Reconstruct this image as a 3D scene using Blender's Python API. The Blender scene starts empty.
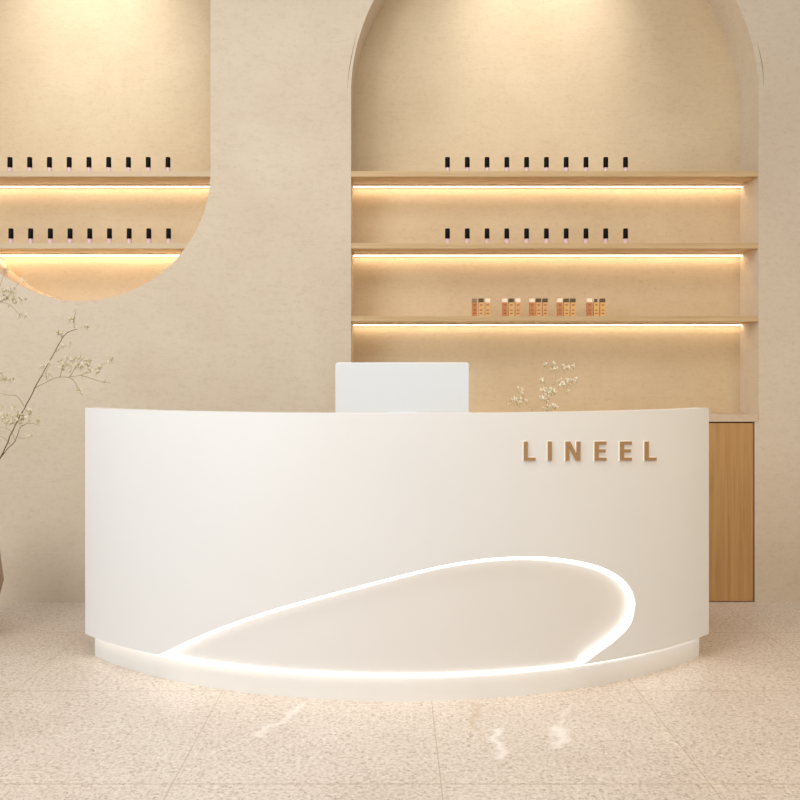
import bpy, bmesh, math, random
from mathutils import Vector
random.seed(7)
S = bpy.context.scene
COL = S.collection

# ------------------------------------------------------------------ camera
F, CX, CY, H = 916.0, 394.0, 374.0, 1.22
cam = bpy.data.cameras.new('camera'); camo = bpy.data.objects.new('camera', cam); COL.objects.link(camo)
camo.location = (0, 0, H); camo.rotation_euler = (math.pi/2, 0, 0)
cam.sensor_width = 36; cam.lens = F/800*36
cam.shift_x = (400-CX)/800; cam.shift_y = -(400-CY)/800
cam.clip_start = .05
S.camera = camo
# ------------------------------------------------------------------ world, lights, exposure
S.view_settings.view_transform = 'Standard'; S.view_settings.look = 'None'
S.view_settings.gamma = 1; S.view_settings.use_curve_mapping = False
S.view_settings.exposure = 0.0
W = bpy.data.worlds.new('world'); S.world = W; W.use_nodes = True
W.node_tree.nodes['Background'].inputs[0].default_value = (1.0, .985, .96, 1)
W.node_tree.nodes['Background'].inputs[1].default_value = .46

def area(name, loc, target, sx, sy, power, color):
    l = bpy.data.lights.new(name, 'AREA'); l.shape = 'RECTANGLE'; l.size = sx; l.size_y = sy
    l.energy = power; l.color = color
    o = bpy.data.objects.new(name, l); COL.objects.link(o); o.location = loc
    o.rotation_euler = (Vector(target)-Vector(loc)).to_track_quat('-Z', 'Y').to_euler()
    return o
def spot(name, loc, target, power, color, size, blend=.9, rad=.04):
    l = bpy.data.lights.new(name, 'SPOT'); l.energy = power; l.color = color
    l.spot_size = math.radians(size); l.spot_blend = blend; l.shadow_soft_size = rad
    o = bpy.data.objects.new(name, l); COL.objects.link(o); o.location = loc
    o.rotation_euler = (Vector(target)-Vector(loc)).to_track_quat('-Z', 'Y').to_euler()
    return o
area('window_light', (-3.4, .3, 2.7), (-.3, 3.9, .9), 2.4, 2.2, 98, (.95, .985, 1.0))
area('warm_fill', (2.6, 1.5, 2.9), (1.4, 4.0, .8), 1.2, 1.2, 13, (1.0, .66, .32))  # added unseen fill that warms the right of the desk and wall
area('desk_warm_fill', (2.3, 1.6, 2.4), (1.25, 4.0, .55), .6, .6, 3.6, (1.0, .80, .50)).data.spread = math.radians(75)  # added fill with limited spread, only to warm the desk's right side
area('ceiling_light', (-.5, 2.0, 3.9), (-.3, 3.1, 0), 2.2, 1.2, 58, (1.0, .97, .93))
spot('alcove_downlight', (.86, 4.45, 4.3), (.82, 5.155, 3.2), 98, (1.0, .97, .95), 56, 1.0)
spot('niche_downlight', (-1.68, 4.45, 4.3), (-1.70, 5.155, 3.2), 98, (1.0, .97, .95), 56, 1.0)

# ------------------------------------------------------------------ materials
def srgb(r, g, b):
    return tuple(((c/255)/12.92 if c/255 <= .04045 else ((c/255+.055)/1.055)**2.4) for c in (r, g, b))+(1,)
def mat(name, col, rough=.5, metal=0, emit=None, estr=0, spec=.5, trans=0):
    m = bpy.data.materials.new(name); m.use_nodes = True
    b = m.node_tree.nodes['Principled BSDF']
    b.inputs['Base Color'].default_value = col; b.inputs['Roughness'].default_value = rough
    b.inputs['Metallic'].default_value = metal; b.inputs['Specular IOR Level'].default_value = spec
    b.inputs['Transmission Weight'].default_value = trans
    if emit: b.inputs['Emission Color'].default_value = emit; b.inputs['Emission Strength'].default_value = estr
    return m
class NT:
    def __init__(s, m): s.t = m.node_tree; s.b = s.t.nodes['Principled BSDF']
    def n(s, typ, **kw):
        o = s.t.nodes.new(typ)
        for k, v in kw.items(): setattr(o, k, v)
        return o
    def l(s, a, b): s.t.links.new(a, b)
    def math(s, op, a, b=None, c=None, clamp=False):
        o = s.n('ShaderNodeMath', operation=op); o.use_clamp = clamp
        for i, v in enumerate((a, b, c)):
            if v is None: continue
            if isinstance(v, (int, float)): o.inputs[i].default_value = v
            else: s.l(v, o.inputs[i])
        return o.outputs[0]
    def pos(s, scale=(1, 1, 1), loc=(0, 0, 0)):
        tc = s.n('ShaderNodeTexCoord'); mp = s.n('ShaderNodeMapping')
        mp.inputs['Scale'].default_value = scale; mp.inputs['Location'].default_value = loc
        s.l(tc.outputs['Object'], mp.inputs[0]); return mp.outputs[0]
    def noise(s, vec, scale, detail=3, rough=.5, dist=0):
        o = s.n('ShaderNodeTexNoise'); s.l(vec, o.inputs['Vector'])
        o.inputs['Scale'].default_value = scale; o.inputs['Detail'].default_value = detail
        o.inputs['Roughness'].default_value = rough; o.inputs['Distortion'].default_value = dist
        return o.outputs['Fac']
    def ramp(s, fac, stops):
        o = s.n('ShaderNodeValToRGB'); e = o.color_ramp.elements
        while len(e) < len(stops): e.new(.5)
        for i, (p, c) in enumerate(stops): e[i].position = p; e[i].color = c
        s.l(fac, o.inputs[0]); return o.outputs[0]
    def mix(s, fac, a, b, mode='MIX'):
        o = s.n('ShaderNodeMix', data_type='RGBA', blend_type=mode)
        for i, v in ((0, fac), (6, a), (7, b)):
            if isinstance(v, (int, float, tuple)): o.inputs[i].default_value = v
            else: s.l(v, o.inputs[i])
        return o.outputs[2]
    def bump(s, h, strength, dist=.01):
        o = s.n('ShaderNodeBump'); o.inputs['Strength'].default_value = strength
        o.inputs['Distance'].default_value = dist; s.l(h, o.inputs['Height'])
        s.l(o.outputs[0], s.b.inputs['Normal'])

def plaster(name, c1, c2, streak=.5):
    m = mat(name, c1, .85, spec=.2); q = NT(m)
    big = q.noise(q.pos(), 1.6, 3, .6, .3)
    c = q.ramp(big, [(.3, c1), (.7, c2)])
    hs = q.noise(q.pos((5, 5, 40)), 1.6, 5, .7, 1.2)
    fine = q.noise(q.pos(), 120, 3, .7)
    spk = q.noise(q.pos((1, 1, 1.6)), 34, 3, .6, .4)
    k = q.math('ADD', q.math('MULTIPLY', hs, .30), q.math('ADD', q.math('MULTIPLY', fine, .34), q.math('MULTIPLY', spk, .36)))
    g = q.ramp(k, [(.34, (.82, .78, .73, 1)), (.5, (.97, .97, .96, 1)), (.66, (1.0, 1.0, 1.0, 1))])
    q.l(q.mix(streak, c, g, 'MULTIPLY'), q.b.inputs['Base Color'])
    q.bump(k, .30, .006)
    return m
M_wall = plaster('wall_plaster', srgb(222, 208, 189), srgb(214, 199, 178), .75)
M_niche = plaster('niche_plaster', srgb(222, 203, 172), srgb(212, 191, 159), .7)

def floor_mat():
    m = mat('terrazzo_tile', srgb(222, 206, 190), .38, spec=.4); q = NT(m)
    p = q.pos()
    base = q.ramp(q.noise(p, 2.2, 4, .6, .5), [(.3, srgb(219, 205, 191)), (.7, srgb(230, 218, 206))])
    v = q.n('ShaderNodeTexVoronoi'); v.inputs['Scale'].default_value = 95
    dd = q.n('ShaderNodeTexNoise'); dd.inputs['Scale'].default_value = 60; q.l(p, dd.inputs['Vector'])
    da = q.n('ShaderNodeVectorMath', operation='MULTIPLY_ADD'); q.l(dd.outputs['Color'], da.inputs[0]); da.inputs[1].default_value = (.03, .03, 0); q.l(p, da.inputs[2])
    q.l(da.outputs[0], v.inputs['Vector'])
    vs = q.n('ShaderNodeSeparateColor'); q.l(v.outputs['Color'], vs.inputs[0])
    near = q.math('LESS_THAN', v.outputs['Distance'], .45)
    dark = q.math('MULTIPLY', q.math('GREATER_THAN', vs.outputs[0], .80), near)
    light = q.math('MULTIPLY', q.math('LESS_THAN', vs.outputs[0], .16), near)
    c = q.mix(q.math('MULTIPLY', dark, .5), base, srgb(166, 142, 118))
    c = q.mix(q.math('MULTIPLY', light, .5), c, srgb(243, 232, 218))
    n2 = q.noise(p, 75, 4, .75)
    c = q.mix(.7, c, q.ramp(n2, [(.38, (.60, .54, .47, 1)), (.55, (1, 1, 1, 1))]), 'MULTIPLY')
    n3 = q.noise(p, 26, 3, .7)
    c = q.mix(.35, c, q.ramp(n3, [(.35, (.84, .81, .78, 1)), (.5, (1, 1, 1, 1))]), 'MULTIPLY')
    # a few pale veins, as line segments on the floor
    geo = q.n('ShaderNodeTexCoord').outputs['Object']
    dn = q.n('ShaderNodeTexNoise'); dn.inputs['Scale'].default_value = 9; dn.inputs['Detail'].default_value = 4; q.l(geo, dn.inputs['Vector'])
    dv = q.n('ShaderNodeVectorMath', operation='MULTIPLY_ADD'); q.l(dn.outputs['Color'], dv.inputs[0])
    dv.inputs[1].default_value = (.14, .14, 0); dv.inputs[2].default_value = (-.07, -.07, 0)
    av = q.n('ShaderNodeVectorMath', operation='ADD'); q.l(geo, av.inputs[0]); q.l(dv.outputs[0], av.inputs[1])
    sp = q.n('ShaderNodeSeparateXYZ'); q.l(av.outputs[0], sp.inputs[0])
    def px(x, y):
        d = F*H/(y-CY); return ((x-CX)*d/F, d)
    def seg(a, b, w):
        (ax, ay), (bx, by) = px(*a), px(*b); dx, dy = bx-ax, by-ay; L2 = dx*dx+dy*dy
        u = q.math('SUBTRACT', sp.outputs[0], ax); w_ = q.math('SUBTRACT', sp.outputs[1], ay)
        t = q.math('ADD', q.math('MULTIPLY', u, dx/L2), q.math('MULTIPLY', w_, dy/L2), clamp=True)
        ex = q.math('SUBTRACT', u, q.math('MULTIPLY', t, dx)); ey = q.math('SUBTRACT', w_, q.math('MULTIPLY', t, dy))
        d = q.math('SQRT', q.math('ADD', q.math('MULTIPLY', ex, ex), q.math('MULTIPLY', ey, ey)))
        return q.math('SUBTRACT', 1, q.math('DIVIDE', d, w), clamp=True)
    for a, b, w, k, colr in [((561, 728), (557, 746), .028, .75, srgb(246, 240, 232)), ((497, 730), (503, 758), .020, .75, srgb(246, 240, 232)),
                       ((476, 702), (474, 730), .016, .6, srgb(196, 170, 144)), ((255, 738), (300, 706), .022, .6, srgb(243, 235, 226)),
                       ((215, 752), (255, 738), .012, .4, srgb(243, 235, 226)), ((570, 706), (562, 726), .014, .4, srgb(243, 235, 226)),
                       ((650, 720), (720, 790), .010, .35, srgb(240, 226, 206)), ((40, 740), (120, 728), .012, .3, srgb(243, 235, 226))]:
        c = q.mix(q.math('MULTIPLY', q.math('POWER', seg(a, b, w), .8), k), c, colr)
    sp2 = q.n('ShaderNodeSeparateXYZ'); q.l(geo, sp2.inputs[0])
    def joint(o, off, w):
        f = q.math('FRACT', q.math('DIVIDE', q.math('ADD', o, 80-off+w/2), .8))
        return q.math('LESS_THAN', f, w/.8)
    j = q.math('MAXIMUM', joint(sp2.outputs[0], .140, .0032), joint(sp2.outputs[1], 2.7256, .005))
    c = q.mix(q.math('MULTIPLY', j, .62), c, srgb(168, 142, 108))
    q.l(c, q.b.inputs['Base Color'])
    q.l(q.math('MULTIPLY_ADD', n3, .25, .30), q.b.inputs['Roughness'])
    q.bump(q.math('SUBTRACT', n2, j), .12, .004)
    return m
M_floor = floor_mat()

def wood(name, c1, c2, axis):
    m = mat(name, c1, .5, spec=.35); q = NT(m)
    sc = {'x': (1.2, 16, 34), 'z': (38, 16, 1.1)}[axis]
    a = q.noise(q.pos(sc), 1.6, 5, .62, .35); b = q.noise(q.pos(tuple(s*4 for s in sc)), 2.0, 4, .7)
    k = q.math('MULTIPLY_ADD', b, .35, q.math('MULTIPLY', a, .65))
    q.l(q.ramp(k, [(.34, c1), (.52, c2), (.68, tuple(min(1, x*1.13) for x in c2[:3])+(1,))]), q.b.inputs['Base Color'])
    q.bump(k, .12, .003)
    return m
M_shelf = wood('shelf_oak', srgb(190, 160, 116), srgb(206, 177, 134), 'x')
M_shelfw = plaster('shelf_pale', srgb(214, 194, 164), srgb(206, 186, 156), .4)
M_cab = wood('cabinet_oak', srgb(172, 130, 80), srgb(190, 147, 95), 'z')
M_counter = plaster('counter_stone', srgb(220, 200, 176), srgb(206, 184, 160), .8)
M_dark = mat('cabinet_gap', srgb(78, 54, 32), .7)

def white(name, c, rough):
    m = mat(name, c, rough, spec=.4); q = NT(m)
    n = q.noise(q.pos(), 3, 2, .5)
    q.l(q.ramp(n, [(.3, tuple(x*.985 for x in c[:3])+(1,)), (.7, c)]), q.b.inputs['Base Color'])
    return m
M_desk = white('desk_white', srgb(236, 236, 235), .42)
M_inset = white('desk_inset_white', srgb(234, 231, 227), .5)
M_plinth = white('plinth_white', srgb(238, 236, 232), .45)
M_led_w = mat('led_white', (1, 1, 1, 1), .5, emit=(1, .98, .96, 1), estr=3.0)
M_led_p = mat('led_plinth', (1, 1, 1, 1), .5, emit=(1, .975, .95, 1), estr=2.0)
M_led = mat('led_warm', (1, 1, 1, 1), .5, emit=(1, .79, .56, 1), estr=9)
M_led_d = mat('led_warm_low', (1, 1, 1, 1), .5, emit=(1, .82, .60, 1), estr=8)
M_led_b = mat('led_warm_high', (1, 1, 1, 1), .5, emit=(1, .78, .54, 1), estr=12)
M_alu = mat('profile_aluminium', srgb(150, 125, 95), .4, metal=.6)
M_letter = mat('bronze_letter', srgb(174, 138, 96), .5, metal=.1)
M_halo = mat('letter_halo', srgb(250, 246, 240), .4, emit=(1, .96, .9, 1), estr=.2)  # mild emission put in for the halo of light round the letters
M_mon = mat('monitor_shell', srgb(226, 230, 234), .35)
M_screen = mat('screen_glass', srgb(18, 19, 22), .12)
M_cap = mat('cap_black', srgb(8, 6, 6), .45, spec=.12)
M_pink = mat('polish_pink', srgb(236, 205, 212), .15, trans=.15)
M_orange = mat('tube_orange', srgb(198, 130, 78), .4)
M_amber = mat('tube_amber', srgb(226, 178, 112), .4)
M_peach = mat('tube_peach', srgb(224, 168, 112), .4)
M_capw = mat('tube_cap_cream', srgb(255, 240, 214), .4)
M_capb = mat('tube_cap_brown', srgb(96, 74, 44), .4)
M_capg = mat('tube_cap_grey', srgb(150, 128, 108), .4)
M_mark = mat('tube_mark', srgb(150, 88, 44), .5)
M_groove = mat('plaster_groove', srgb(128, 104, 74), .9)
M_vase = white('vase_ceramic', srgb(172, 150, 126), .6)
M_vasew = white('vase_white', srgb(232, 226, 216), .4)
M_stem = mat('branch_bark', srgb(96, 76, 50), .8)
M_twig = mat('twig_green', srgb(150, 136, 92), .8)
M_pet = mat('petal_cream', srgb(228, 220, 194), .7)
M_petg = mat('petal_green', srgb(186, 176, 128), .7)
M_petw = mat('petal_white', srgb(255, 250, 232), .7)

# ------------------------------------------------------------------ helpers
def P(px, py, Y): return Vector(((px-CX)*Y/F, Y, H-(py-CY)*Y/F))   # a point of the place at depth Y
def obj(name, bm, m, parent=None, smooth=None, bevel=None):
    me = bpy.data.meshes.new(name); bmesh.ops.recalc_face_normals(bm, faces=bm.faces) if bm.faces else None
    bm.to_mesh(me); bm.free()
    for x in (m if isinstance(m, (list, tuple)) else [m]): me.materials.append(x)
    o = bpy.data.objects.new(name, me); COL.objects.link(o)
    if parent: o.parent = parent
    if smooth is not None:
        me.shade_smooth(); me.set_sharp_from_angle(angle=math.radians(smooth))
    if bevel:
        b = o.modifiers.new('bevel', 'BEVEL'); b.width = bevel; b.segments = 2; b.limit_method = 'ANGLE'
    return o
def box(bm, x0, x1, y0, y1, z0, z1, mi=0):
    vs = [bm.verts.new((x, y, z)) for x in (x0, x1) for y in (y0, y1) for z in (z0, z1)]
    for f in ((0, 1, 3, 2), (4, 6, 7, 5), (0, 4, 5, 1), (2, 3, 7, 6), (0, 2, 6, 4), (1, 5, 7, 3)):
        bm.faces.new([vs[i] for i in f]).material_index = mi
def bbox(name, c, m, parent=None, bevel=None, smooth=None):
    bm = bmesh.new(); box(bm, *c); return obj(name, bm, m, parent, smooth, bevel)
def empty(name, loc, label, cat, group=None):
    o = bpy.data.objects.new(name, None); COL.objects.link(o); o.location = loc; o.empty_display_size = .05
    return tag(o, label, cat, group)
def tag(o, label, cat, group=None, kind=None):
    o['label'] = label; o['category'] = cat
    if group: o['group'] = group
    if kind: o['kind'] = kind
    return o
def struct(o, label=None, cat=None):
    o['kind'] = 'structure'
    if label: o['label'] = label
    if cat: o['category'] = cat
    return o
def prism_xz(bm, loop, y0, y1, mi=0):
    a = [bm.verts.new((x, y0, z)) for x, z in loop]; b = [bm.verts.new((x, y1, z)) for x, z in loop]
    bm.faces.new(a).material_index = mi; bm.faces.new(b[::-1]).material_index = mi
    n = len(loop)
    for i in range(n): bm.faces.new((a[i], b[i], b[(i+1) % n], a[(i+1) % n])).material_index = mi
def lathe(bm, prof, seg=32, c=(0, 0), mi=0):
    rings = []
    for r, z in prof:
        rings.append([bm.verts.new((c[0]+r*math.cos(2*math.pi*i/seg), c[1]+r*math.sin(2*math.pi*i/seg), z)) for i in range(seg)])
    for a, b in zip(rings, rings[1:]):
        for i in range(seg): bm.faces.new((a[i], a[(i+1) % seg], b[(i+1) % seg], b[i])).material_index = mi
    bm.faces.new(rings[0][::-1]).material_index = mi; bm.faces.new(rings[-1]).material_index = mi
def tube(bm, pts, r0, r1, seg=6, mi=0):
    rings = []
    n = len(pts)
    for i, p in enumerate(pts):
        d = (pts[min(i+1, n-1)]-pts[max(i-1, 0)]).normalized()
        u = d.cross(Vector((.13, .98, .11))).normalized(); v = d.cross(u)
        r = r0+(r1-r0)*i/max(1, n-1)
        rings.append([bm.verts.new(p+u*r*math.cos(2*math.pi*k/seg)+v*r*math.sin(2*math.pi*k/seg)) for k in range(seg)])
    for a, b in zip(rings, rings[1:]):
        for i in range(seg): bm.faces.new((a[i], a[(i+1) % seg], b[(i+1) % seg], b[i])).material_index = mi
    bm.faces.new(rings[0][::-1]).material_index = mi; bm.faces.new(rings[-1]).material_index = mi
def catmull(pts, n):
    out = []
    P_ = [pts[0]]+list(pts)+[pts[-1]]
    for i in range(1, len(P_)-2):
        p0, p1, p2, p3 = P_[i-1], P_[i], P_[i+1], P_[i+2]
        for k in range(n):
            t = k/n
            out.append(tuple(.5*(2*b+(c-a)*t+(2*a-5*b+4*c-d)*t*t+(3*b-a-3*c+d)*t**3) for a, b, c, d in zip(p0, p1, p2, p3)))
    out.append(tuple(pts[-1])); return out

# ------------------------------------------------------------------ room shell
YW, YB = 4.893, 5.155
k = YW/F
fl = bbox('floor', (-7, 7, -4, 5.4, -.05, 0), M_floor); struct(fl, 'pale speckled stone floor tiles in large squares', 'floor')
bk = bbox('wall_niche', (-7, 7, YB, YB+.12, 0, 4.5), M_niche); struct(bk, 'textured plaster wall at the back of the recesses', 'wall')
# front layer with an arch and a pill-shaped niche cut through it
ax0, ax1 = (351-CX)*k, (758.6-CX)*k; acx = (ax0+ax1)/2; ar = (ax1-ax0)/2; acz = H-(94-CY)*k
ncx = (80.5-CX)*k; nr = 130*k; nz0 = H-(171-CY)*k; nz1 = 3.32
arch = [(ax0, 0)]+[(acx-ar*math.cos(math.pi*i/72), acz+ar*math.sin(math.pi*i/72)) for i in range(73)]+[(ax1, 0)]
pill = [(ncx+nr*math.cos(math.pi*i/60), nz1+nr*math.sin(math.pi*i/60)) for i in range(61)] + \
       [(ncx-nr*math.cos(math.pi*i/60), nz0-nr*math.sin(math.pi*i/60)) for i in range(61)]
outer = [(-7, 0)]+arch+[(7, 0), (7, 4.5), (-7, 4.5)]
cu = bpy.data.curves.new('wc', 'CURVE'); cu.dimensions = '2D'; cu.fill_mode = 'BOTH'; cu.extrude = (YB-YW)/2
for loop in (outer, pill):
    s = cu.splines.new('POLY'); s.points.add(len(loop)-1); s.use_cyclic_u = True
    for i, (x, z) in enumerate(loop): s.points[i].co = (x, z, 0, 1)
tmp = bpy.data.objects.new('tmp', cu); COL.objects.link(tmp)
me = bpy.data.meshes.new_from_object(tmp.evaluated_get(bpy.context.evaluated_depsgraph_get()))
bpy.data.objects.remove(tmp); bpy.data.curves.remove(cu)
bm = bmesh.new(); bm.from_mesh(me); bpy.data.meshes.remove(me)
bmesh.ops.remove_doubles(bm, verts=bm.verts, dist=1e-5)
for v in bm.verts: x, y, z = v.co; v.co = (x, (YW+YB)/2-z, y)
wl = obj('wall_back', bm, M_wall, smooth=25)
struct(wl, 'beige textured plaster wall with an arched alcove and a rounded niche', 'wall')

# hairline grooves in the plaster beside the arch
for i, ln in enumerate(([(356.5, 34), (352.5, 52), (349.5, 68), (347.5, 88)], [(757, 42), (760.5, 56), (762.8, 70), (763.8, 86)])):
    bm = bmesh.new(); pts = [P(x, y, YW-.0002) for x, y in ln]
    pts = [Vector(p) for p in catmull([tuple(p) for p in pts], 6)]
    h = len(pts)//2; tube(bm, pts[:h+1], .0004, .0016, 5); tube(bm, pts[h:], .0016, .0004, 5)
    struct(obj('trim_%d' % (i+1), bm, M_groove), 'hairline groove in the plaster beside the arch', 'groove')

# ------------------------------------------------------------------ shelves
def shelf(y_top, x0, x1, niche, label, group, led, strip_drop=.012):
    z1 = H-(y_top-CY)*k; t = .029; cxs = (x0+x1)/2; z0 = z1-t
    r = empty('wall_shelf', (cxs, YW, z0), label, 'shelf', group)
    m = [M_shelf, M_shelfw]
    bm = bmesh.new()
    if niche and z0 < nz0:      # ends follow the curve of the niche
        N = 8; top = []; 
        ends = []
        for i in range(N+1):
            z = z0+t*i/N; ends.append((math.sqrt(max(0, nr*nr-(nz0-z)**2)), z))
        loop = [(ncx-cxs+e, z-z0) for e, z in ends]+[(ncx-cxs-e, z-z0) for e, z in reversed(ends)]
        prism_xz(bm, loop, .002, YB-YW)
    else:
        box(bm, x0-cxs, x1-cxs, .002, YB-YW, 0, t)
    o = obj('board', bm, m, r)
    if niche:
        for f in o.data.polygons:
            if f.normal.y < -.9: f.material_index = 1
    e = (math.sqrt(nr*nr-(nz0-z0+.012)**2) if (niche and z0 < nz0) else (x1-x0)/2)-.004
    c0 = (ncx if niche else cxs)-cxs
    bbox('led_strip', (c0-e, c0+e, YB-YW-.040, YB-YW-.018, -.0098, -.0068), led, r)
    bbox('led_profile', (c0-e, c0+e, YB-YW-.042, YB-YW-.018, -.0066, 0), M_alu, r)
    return r, z1
n0, n1 = ncx-nr, ncx+nr
S1, zs1 = shelf(171, ax0, ax1, 0, 'oak shelf lit from beneath, highest in the arched alcove', 'lit shelves in the arched alcove', M_led)
S2, zs2 = shelf(243, ax0, ax1, 0, 'oak shelf in the arched alcove holding a row of bottles, middle of three', 'lit shelves in the arched alcove', M_led)
S3, zs3 = shelf(316, ax0, ax1, 0, 'lowest oak shelf in the arched alcove, holding clusters of orange tubes', 'lit shelves in the arched alcove', M_led_d)
S4, zn1 = shelf(171, n0, n1, 1, 'upper shelf across the rounded niche at left, lit beneath', 'lit shelves in the rounded niche', M_led)
S5, zn2 = shelf(243, n0, n1, 1, 'lower shelf across the rounded niche, above its glowing bowl-shaped bottom', 'lit shelves in the rounded niche', M_led_b)

# ------------------------------------------------------------------ base cabinet and counter
zc1 = H-(414.6-CY)*k; zc0 = H-(421.8-CY)*k
cab = empty('base_cabinet', (acx, YW+.14, 0), 'oak base cabinet filling the foot of the arched alcove behind the desk', 'cabinet')
cy = YW+.14
bbox('carcass', (ax0-acx+.002, ax1-acx-.002, YW+.03-cy, YB-.012-cy, 0, zc0-.002), M_dark, cab)
bbox('filler_panel', ((755-CX)*k-acx, ax1-acx-.0002, .0003-.14, .1-.14, 0, zc0-.001), M_wall, cab)
nd = 5; xa, xb = ax0-acx+.004, (754.2-CX)*k-acx; dw = (xb-xa)/nd
for i in range(nd):
    bbox('door', (xa+i*dw+.0015, xa+(i+1)*dw-.0015, YW+.008-cy, YW+.028-cy, .005, zc0-.007), M_cab, cab, bevel=.001)
ct = bbox('countertop', (ax0+.001, ax1-.001, YW-.001, YB, zc0, zc1), M_counter, bevel=.002)
tag(ct, 'pale stone countertop over the oak cabinet in the arched alcove', 'countertop')

# ------------------------------------------------------------------ reception desk
R = 1.878; DY = 3.37+R; DX = .013; TH = math.asin(1.338/R); ZB, ZT = .106, 1.075; T = .03
def cyl(th, z, r=R): return Vector((DX+r*math.sin(th), DY-r*math.cos(th), z))
def hit(px, py, r=R):                                  # where a line of sight meets the curved front
    dx, dz = (px-CX)/F, -(py-CY)/F
    a = dx*dx+1; b = -2*(dx*DX+DY); c = DX*DX+DY*DY-r*r
    t = (-b-math.sqrt(b*b-4*a*c))/(2*a)
    x, y = dx*t, t
    return (math.asin((x-DX)/r), H+dz*t)
desk = empty('reception_desk', (DX, 3.8, 0), 'large white curved reception desk with a glowing swoosh and bronze lettering', 'desk')
DO = Vector((DX, 3.8, 0))
def loc_bm(bm):
    for v in bm.verts: v.co -= DO
    return bm
def ringsheet(th0, th1, z0, z1, r0, r1, n=96):
    bm = bmesh.new(); prev = None; first = None
    for i in range(n+1):
        th = th0+(th1-th0)*i/n
        q = [bm.verts.new(cyl(th, z, r)) for r, z in ((r1, z0), (r0, z0), (r0, z1), (r1, z1))]
        if prev:
            for j in range(4): bm.faces.new((prev[j], prev[(j+1) % 4], q[(j+1) % 4], q[j]))
        else: bm.faces.new(q)
        prev = q
    bm.faces.new(prev[::-1]); return loc_bm(bm)
sw = [(157, 656), (187, 641.5), (222, 627), (262, 613), (300, 602), (350, 588.5), (400, 575.5), (440, 566), (480, 559.5), (515, 556.8), (545, 557), (575, 560.5),
      (601, 567), (619, 576), (630, 587), (635.3, 600), (634.5, 613), (629, 627), (615, 641), (600, 652), (584, 664)]
path = [hit(*p) for p in catmull(sw, 10)]
it = max(range(len(path)), key=lambda i: path[i][0])
up = path[:it+1]; lo = path[it:][::-1]
up = [(up[0][0], ZB)]+[p for p in up[1:] if p[1] > ZB+.001]; lo = [p for p in lo if p[1] > ZB+.001]; lo = [(lo[0][0]-.004, ZB)]+lo
tha, tht, zt_ = up[0][0], up[-1][0], up[-1][1]; thb = lo[0][0]
def interp(c, th):
    for (a, za), (b, zb) in zip(c, c[1:]):
        if a <= th <= b: return za+(zb-za)*(th-a)/max(1e-9, b-a)
    return c[-1][1] if th > c[-1][0] else c[0][1]
bm = bmesh.new()
def sheet(ths, zl, zh, n):
    prev = None
    for th in ths:
        a, b = zl(th), zh(th); colv = [bm.verts.new(cyl(th, a+(b-a)*j/n)) for j in range(n+1)]
        if prev:
            for j in range(n):
                try: bm.faces.new((prev[j], colv[j], colv[j+1], prev[j+1]))
                except ValueError: pass
        prev = colv
lin = lambda a, b, n: [a+(b-a)*i/n for i in range(n+1)]
top = lambda th: ZT
sheet(lin(-TH, tha, 30), lambda th: ZB, top, 10)
tip = [tht-(tht-thb)*(math.cos(math.pi/2*i/40)) for i in range(41)]
sheet(lin(tha, thb, 90)[:-1]+tip, lambda th: interp(up, th), top, 10)
sheet(tip, lambda th: ZB, lambda th: interp(lo, th), 6)
sheet(lin(tht, TH, 26), lambda th: ZB, lambda th: zt_, 6)
sheet(lin(tht, TH, 26), lambda th: zt_, top, 10)
bmesh.ops.remove_doubles(bm, verts=bm.verts, dist=1e-5)
fp = obj('front_panel', loc_bm(bm), M_desk, desk, smooth=30)
sm = fp.modifiers.new('thick', 'SOLIDIFY'); sm.thickness = T; sm.offset = -1
if fp.data.polygons[0].normal.y > 0: fp.data.flip_normals()
fme = bpy.data.meshes.new_from_object(fp.evaluated_get(bpy.context.evaluated_depsgraph_get())); fp.modifiers.clear()
fp.data = fme; fme.shade_smooth(); fme.set_sharp_from_angle(angle=math.radians(30))
obj('inset_panel', ringsheet(-TH, TH, ZB, ZT, R-T-.03, R-T-.0005), M_inset, desk, smooth=30)
# glowing strip just inside the cut edge
pp = [(R*t, z) for t, z in path if z > ZB+.004]
bm = bmesh.new(); prev = None
wS = .015
for i, (s, z) in enumerate(pp):
    a = pp[max(0, i-1)]; b = pp[min(len(pp)-1, i+1)]
    d = Vector((b[0]-a[0], b[1]-a[1])).normalized(); nrm = Vector((d.y, -d.x))   # to the inner side
    w = wS*min(1, .75+.5*i/len(pp))
    s0, z0 = s+nrm.x*.001, z+nrm.y*.001; s1, z1 = s+nrm.x*w, z+nrm.y*w
    z1 = max(z1, ZB+.002); z0 = max(z0, ZB+.002)
    q = [bm.verts.new(cyl(ss/R, zz, rr)) for ss, zz, rr in ((s0, z0, R-T), (s0, z0, R-T+.016), (s1, z1, R-T+.006), (s1, z1, R-T))]
    if prev:
        for j in range(4): bm.faces.new((prev[j], prev[(j+1) % 4], q[(j+1) % 4], q[j]))
    else: bm.faces.new(q)
    prev = q
bm.faces.new(prev[::-1])
o = obj('swoosh_light', loc_bm(bm), M_led_w, desk, smooth=30); o['label'] = 'white glowing line along the swoosh edge'
RP = 1.834
obj('plinth', ringsheet(-TH, TH, 0, ZB+.001, RP-.04, RP), M_plinth, desk, smooth=30)
o = obj('plinth_light', ringsheet(-TH+.002, TH-.002, ZB-.011, ZB-.0005, RP+.006, RP+.020), M_led_p, desk, smooth=30)
obj('worktop', ringsheet(-TH+.03, TH-.03, .76, .80, R-.62, R-.061), M_desk, desk, smooth=30)
for sgn in (-1, 1):
    obj('side_panel', ringsheet(sgn*(TH-.03)-.011, sgn*(TH-.03)+.011, 0, .76, R-.62, RP-.042, 4), M_desk, desk, smooth=30)

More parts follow.
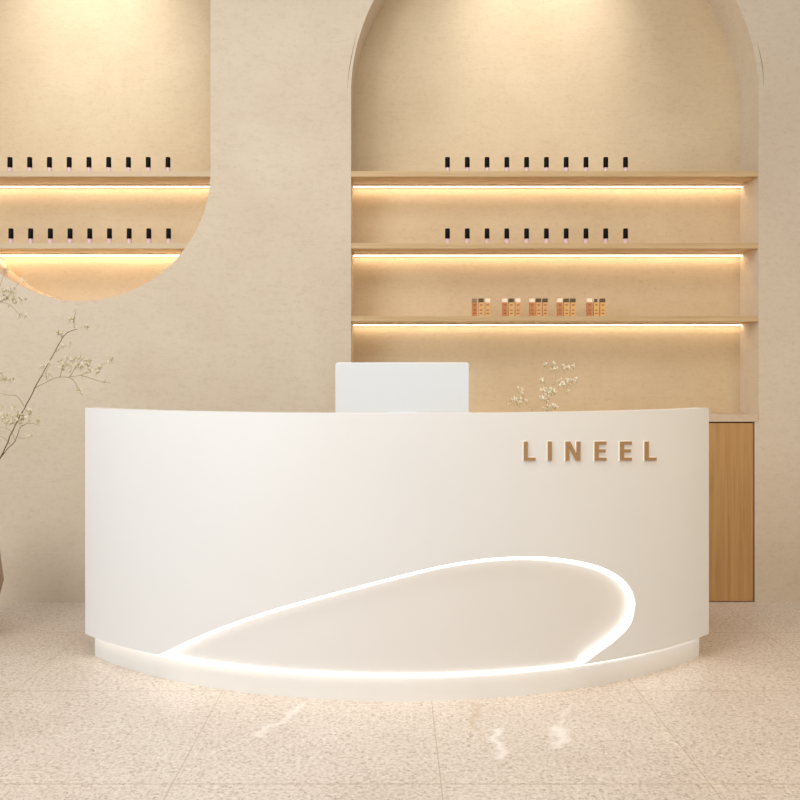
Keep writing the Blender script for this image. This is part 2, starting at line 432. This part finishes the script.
def letter(ch, x0, x1):
    yt, yb, w = 441.3, 460.8, 3.8; ym = (yt+yb)/2-.2
    rects = []
    if ch in 'LEI': rects.append([(x0, yt), (x0+w, yt), (x0+w, yb), (x0, yb)])
    if ch in 'LE': rects.append([(x0+w, yb-3.4), (x1, yb-3.4), (x1, yb), (x0+w, yb)])
    if ch == 'E':
        rects.append([(x0+w, yt), (x1, yt), (x1, yt+3.4), (x0+w, yt+3.4)])
        rects.append([(x0+w, ym-1.7), (x1-.9, ym-1.7), (x1-.9, ym+1.7), (x0+w, ym+1.7)])
    if ch == 'N':
        rects.append([(x0, yt), (x0+3.6, yt), (x0+3.6, yb), (x0, yb)])
        rects.append([(x1-3.6, yt), (x1, yt), (x1, yb), (x1-3.6, yb)])
        rects.append([(x0+3.6, yt), (x0+4.3, yt), (x1-3.6, yb-5.8), (x1-3.6, yb), (x1-4.3, yb), (x0+3.6, yt+5.8)])
    def build(grow, ra, rb):
        bm = bmesh.new()
        cxp, cyp = None, None
        for r_ in rects:
            mx = sum(p[0] for p in r_)/len(r_); my = sum(p[1] for p in r_)/len(r_)
            pts = [hit(p[0]+(grow if p[0] > mx else -grow), p[1]+(grow if p[1] > my else -grow)) for p in r_]
            a = [bm.verts.new(cyl(t, z, ra)) for t, z in pts]; b = [bm.verts.new(cyl(t, z, rb)) for t, z in pts]
            bm.faces.new(a); bm.faces.new(b[::-1]); n = len(pts)
            for i in range(n): bm.faces.new((a[i], b[i], b[(i+1) % n], a[(i+1) % n]))
        return loc_bm(bm)
    o = obj('sign_letter', build(0, R+.002, R+.007), M_letter, desk)
    o['label'] = 'bronze letter '+ch
    obj('letter_halo', build(.4, R-.001, R+.002), M_halo, o)  # added glowing plate, imitates a light halo behind the letter
for ch, a, b in (('L', 523.3, 534.9), ('I', 547.3, 551.5), ('N', 565, 579.6), ('E', 594, 605.4), ('E', 619.2, 630.7), ('L', 643.8, 655.3)):
    letter(ch, a, b)

# ------------------------------------------------------------------ monitor
MY = 3.80
ml, mr, mt = P(335.5, 0, MY).x, P(469, 0, MY).x, P(0, 362.5, MY).z
mc = (ml+mr)/2; mw = (mr-ml)/2
mon = empty('monitor', (mc, MY, .80), 'white slim desktop monitor seen from behind, standing on the reception desk', 'monitor')
def rrect(x0, x1, z0, z1, r, n=6):
    L = []
    for cx_, cz_, a0 in ((x1-r, z1-r, 0), (x0+r, z1-r, 90), (x0+r, z0+r, 180), (x1-r, z0+r, 270)):
        for i in range(n+1):
            a = math.radians(a0+90*i/n); L.append((cx_+r*math.cos(a), cz_+r*math.sin(a)))
    return L
zb_ = mt-.80-.345
bm = bmesh.new(); prism_xz(bm, rrect(-mw, mw, zb_, mt-.80, .013), -.009, .009)
obj('back_shell', bm, M_mon, mon, bevel=.003, smooth=30)
bm = bmesh.new(); prism_xz(bm, rrect(-mw+.008, mw-.008, zb_+.008, mt-.808, .008), .0088, .0105); obj('screen', bm, M_screen, mon)
bbox('stand_neck', (-.06, .06, -.022, -.010, .008, zb_+.14), M_mon, mon, bevel=.003)
bbox('stand_foot', (-.11, .11, -.10, .07, 0, .009), M_mon, mon, bevel=.003)

# ------------------------------------------------------------------ nail polish bottles
def make_bottle():
    r = empty('nail_polish_bottle', (0, 0, 0), '', 'bottle', '')
    bm = bmesh.new(); lathe(bm, [(.0105, 0), (.0128, .002), (.0130, .022), (.0115, .027), (.0065, .031), (.0065, .033)], 20)
    obj('glass', bm, M_pink, r, smooth=40)
    bm = bmesh.new(); lathe(bm, [(.0128, .0315), (.0134, .0325), (.0130, .083), (.0115, .085)], 20)
    obj('cap', bm, M_cap, r, smooth=40)
    return r
def dup(root):
    c = root.copy(); COL.objects.link(c)
    for ch in root.children:
        d = ch.copy(); COL.objects.link(d); d.parent = c
    return c
ORD = ['leftmost', 'second', 'third', 'fourth', 'fifth', 'sixth', 'seventh', 'eighth', 'ninth', 'tenth']
BY = 4.945; first = None
for xs, z, where, short in (
    ([447.5+19.78*i for i in range(10)], zs1, 'top shelf of the arched alcove', 'bottles on the top alcove shelf'),
    ([447.5+19.78*i for i in range(10)], zs2, 'middle shelf of the arched alcove', 'bottles on the middle alcove shelf'),
    ([10+19.75*i for i in range(9)], zn1, 'upper shelf of the rounded niche', 'bottles on the upper niche shelf'),
    ([11+19.7*i for i in range(9)], zn2, 'lower shelf of the rounded niche', 'bottles on the lower niche shelf')):
    n = len(xs)
    for i, x in enumerate(xs):
        if first is None: b = first = make_bottle()
        else: b = dup(first)
        b.location = ((x-CX)*BY/F, BY, z)
        w = 'leftmost' if i == 0 else 'rightmost' if i == n-1 else ORD[i]+' from left'
        tag(b, 'black-capped pink bottle, %s, on the %s' % (w, where), 'bottle', short)

# ------------------------------------------------------------------ cosmetic tubes
protos = {}
def make_tube(body, cap, short):
    r = empty('cosmetic_tube', (0, 0, 0), '', 'tube', '')
    hb, ht = .076, .097
    bm = bmesh.new(); box(bm, -.0135, .0135, -.0135, .0135, 0, hb)
    for z in (.016, .034, .062):
        box(bm, -.0065, .0065, -.0142, -.0134, z-.003, z+.003, 1)
    obj('case', bm, [body, M_mark], r)
    bm = bmesh.new()
    if short: box(bm, -.006, .006, -.0135, .0135, hb, ht-.002)
    else: box(bm, -.0135, .0135, -.0135, .0135, hb, ht)
    obj('cap', bm, cap, r, bevel=.001)
    return r
names = {'w': 'cream', 'b': 'brown', 'g': 'grey', 's': 'narrow brown'}
caps = {'w': M_capw, 'b': M_capb, 'g': M_capg, 's': M_capb}; bodies = {'o': M_orange, 'a': M_amber, 'p': M_peach}
bn = {'o': 'orange', 'a': 'amber', 'p': 'peach'}
clus = [(474.4, ['og', 'ab', 'aw']), (504.6, ['ow', 'ab', 'pw']), (531.8, ['ow', 'pb', 'pb']), (559.6, ['ow', 'ab', 'ab']), (589.2, ['ow', 'as', 'ab'])]
cn = ['leftmost', 'second', 'middle', 'fourth', 'rightmost']; pn = ['left', 'middle', 'right']
for gi, (x, kinds) in enumerate(clus):
    for j, kd in enumerate(kinds):
        if kd not in protos: t = protos[kd] = make_tube(bodies[kd[0]], caps[kd[1]], kd[1] == 's')
        else: t = dup(protos[kd])
        t.location = ((x+6.55*j-CX)*BY/F, BY, zs3)
        t.rotation_euler.z = 0
        tag(t, '%s tube with %s cap, %s one of the %s cluster on lowest shelf' % (bn[kd[0]], names[kd[1]], pn[j], cn[gi]), 'tube', 'cosmetic tubes on the lowest alcove shelf')

# ------------------------------------------------------------------ plants
def petal(bm, c, d, ln, wd, mi):
    d = d.normalized(); u = d.cross(Vector((random.uniform(-1, 1), random.uniform(-1, 1), random.uniform(-1, 1)))).normalized(); w = d.cross(u)
    p = [c, c+d*ln*.5+u*wd, c+d*ln, c+d*ln*.5-u*wd, c+d*ln*.5+w*wd*.45, c+d*ln*.5-w*wd*.45]
    v = [bm.verts.new(x) for x in p]
    for f in ((0, 1, 4), (1, 2, 4), (2, 3, 4), (3, 0, 4), (0, 5, 1), (1, 5, 2), (2, 5, 3), (3, 5, 0)):
        bm.faces.new([v[i] for i in f]).material_index = mi
def rv(): return Vector((random.gauss(0, 1), random.gauss(0, 1), random.gauss(0, 1))).normalized()
def plant(base, Y, main, twigs, clusters, label, mats, group, r0=.0035, pet=.018, jit=.02):
    """main/twigs: pixel polylines at depth Y; clusters: (x, y, spread px, count)"""
    pts = [Vector(base)] if base is not None else []
    root = empty('flowering_branch', base, label, 'branch', group)
    B = Vector(base)
    bm = bmesh.new()
    m = [P(x, y, Y) for x, y in main]
    allp = [Vector(base)]+m
    sp = [Vector(p) for p in catmull([tuple(p) for p in allp], 8)]
    for p in sp[2:-1]: p += rv()*.0015
    tube(bm, [p-B for p in sp], r0, r0*.35, 6, 0)
    for tw in twigs:
        q = [P(x, y, Y) for x, y in tw]; n = len(q); off = random.uniform(-jit, jit)*2
        q = [p+Vector((0, off*i/max(1, n-1), 0)) for i, p in enumerate(q)]
        sp = [Vector(p) for p in catmull([tuple(p) for p in q], 5)]
        tube(bm, [p-B for p in sp], r0*.45, r0*.22, 5, 1)
    obj('stem', bm, mats[:2], root, smooth=60)
    bm = bmesh.new()
    for cx_, cy_, sd, cnt in clusters:
        for i in range(cnt):
            c = P(cx_+random.gauss(0, sd*.55), cy_+random.gauss(0, sd*.38), Y)+Vector((0, random.gauss(0, sd*.55*Y/F), 0))
            up_ = Vector((random.uniform(-.5, .5), random.uniform(-.5, .5), .7))
            for q_ in range(random.randint(2, 4)):
                petal(bm, c-B, up_+rv()*.9, pet*random.uniform(.6, 1.2), pet*.27, 0 if random.random() < .6 else 1)
            s = c-up_.normalized()*random.uniform(.008, .02)
            tube(bm, [s-B, c-B], .0007, .0005, 4, 2)
    o = obj('blossom_spray', bm, mats[2:4]+mats[1:2], root); o['kind'] = 'stuff'
    return root
VY = 4.2; vcx = -2.03
vase = bmesh.new()
lathe(vase, [(.10, 0), (.115, .01), (.19, .12), (.222, .26), (.205, .40), (.14, .50), (.075, .55), (.062, .60), (.072, .63), (.064, .63), (.055, .60), (.06, .55)], 48)
vz = obj('floor_vase', vase, M_vase, smooth=50); vz.location = (vcx, VY, 0)
tag(vz, 'taupe floor vase at the left edge holding tall flowering branches', 'vase')
gl = [M_stem, M_twig, M_pet, M_petg]
plant((vcx+.01, VY, .56), VY, [(-40, 520), (0, 458), (12, 432), (35, 388), (47, 366), (60, 342), (67, 333), (77, 329)],
      [[(35, 388), (46, 382), (56, 377.5), (68, 377), (80, 375), (92, 370), (104, 363), (112, 359.5)], [(68, 377), (73, 381), (77, 390), (80, 396)],
       [(80, 375), (92, 379), (100, 382), (107, 382.5)], [(24, 406), (17, 396), (8, 395), (0, 393)], [(47, 380), (47, 372), (52, 364)],
       [(56, 352), (62, 348), (69, 346)], [(63, 338), (58, 332)], [(60, 377), (64, 366), (70, 358)], [(70, 377), (76, 366), (84, 357)], [(74, 328), (73, 318), (74, 309)]],
      [(72, 364, 13, 16), (84, 362, 9, 13), (88, 372, 8, 5), (64, 368, 7, 5), (73, 320, 5, 6), (59, 333, 3, 5), (66, 346, 4, 3), (40, 369, 4, 3), (100, 368, 5, 4), (111, 360, 3, 3),
       (104, 382, 3, 2), (81, 391, 4, 3), (86, 327, 3, 2), (74, 309, 1, 1), (47, 374, 4, 3)],
      'tall bare-stemmed branch leaning right with pale blossoms, beside the left edge of the desk', gl, 'branches in the floor vase')
plant((vcx+.03, VY-.02, .56), VY-.08, [(-45, 530), (0, 459), (15, 441), (20, 428), (28, 423)],
      [[(15, 441), (11, 432), (4, 428), (-4, 427)], [(18, 437), (24, 438), (29, 438)], [(28, 423), (34, 424), (40, 426)], [(10, 444), (6, 438), (-2, 434)]],
      [(22, 416, 8, 13), (6, 418, 8, 11), (28, 412, 5, 5), (38, 421, 3, 3), (29, 437, 2, 2), (10, 420, 8, 7), (16, 420, 5, 4)],
      'short low branch with pale blossoms crossing the tall stem at the left edge', gl, 'branches in the floor vase', r0=.0028)
plant((vcx-.03, VY+.02, .56), VY+.12, [(-60, 470), (-30, 380), (-14, 320), (0, 302), (8, 298)],
      [[(-14, 320), (-2, 304), (8, 304), (14, 308), (18, 313), (24, 314)], [(-8, 312), (2, 284), (9, 271)], [(2, 302), (12, 294), (22, 283)], [(-25, 365), (-10, 384), (2, 380), (12, 381)]],
      [(6, 294, 9, 17), (17, 299, 6, 10), (8, 270, 3, 4), (24, 281, 2, 3), (3, 379, 6, 9), (11, 381, 3, 3), (20, 314, 4, 3), (-8, 300, 8, 8), (0, 259, 3, 3)],
      'upright branch mostly cut off by the left edge, blossoms below the niche', gl, 'branches in the floor vase', r0=.003)
WY = 3.86
vb = P(548, 0, WY).x
bm = bmesh.new(); lathe(bm, [(.04, 0), (.05, .004), (.062, .05), (.055, .10), (.03, .15), (.018, .18), (.018, .215), (.022, .225), (.017, .225), (.014, .20)], 32)
v2 = obj('bud_vase', bm, M_vasew, smooth=50); v2.location = (vb, WY, .80)
tag(v2, 'small white vase on the worktop behind the desk front, below the lettering', 'vase')
gw = [M_twig, M_twig, M_petw, M_pet]
plant((vb, WY, 1.0), WY, [(549, 430), (548, 410), (545, 395), (549, 388), (557, 383), (564, 382), (576, 378)],
      [[(549, 388), (543, 383), (540, 379)], [(555, 384), (556, 374), (553, 368)], [(556, 374), (563, 367), (574, 366)], [(553, 368), (547, 364)]],
      [(546, 391, 6, 17), (544, 398, 4, 10), (551, 391, 4, 8), (541, 380, 3, 6), (562, 383, 6, 10), (567, 382, 3, 7), (575, 379, 3, 4), (565, 367, 5, 9), (573, 366, 3, 4),
       (555, 369, 3, 4), (546, 364, 3, 7), (555, 363, 3, 4), (548, 408, 5, 7), (556, 405, 4, 7)],
      'white blossom sprig rising behind the desk above the letters, the taller one', gw, 'sprigs in the bud vase', r0=.0008, pet=.0115)
plant((vb-.004, WY, 1.0), WY+.03, [(544, 430), (534, 412), (524, 402), (515, 399)],
      [[(524, 402), (523, 394), (521, 389)]],
      [(514, 401, 5, 12), (521, 401, 5, 9), (527, 402, 2, 3), (523, 395, 3, 4), (521, 390, 3, 4)],
      'small white blossom sprig just showing over the desk, left of the taller sprig', gw, 'sprigs in the bud vase', r0=.0008, pet=.0115)
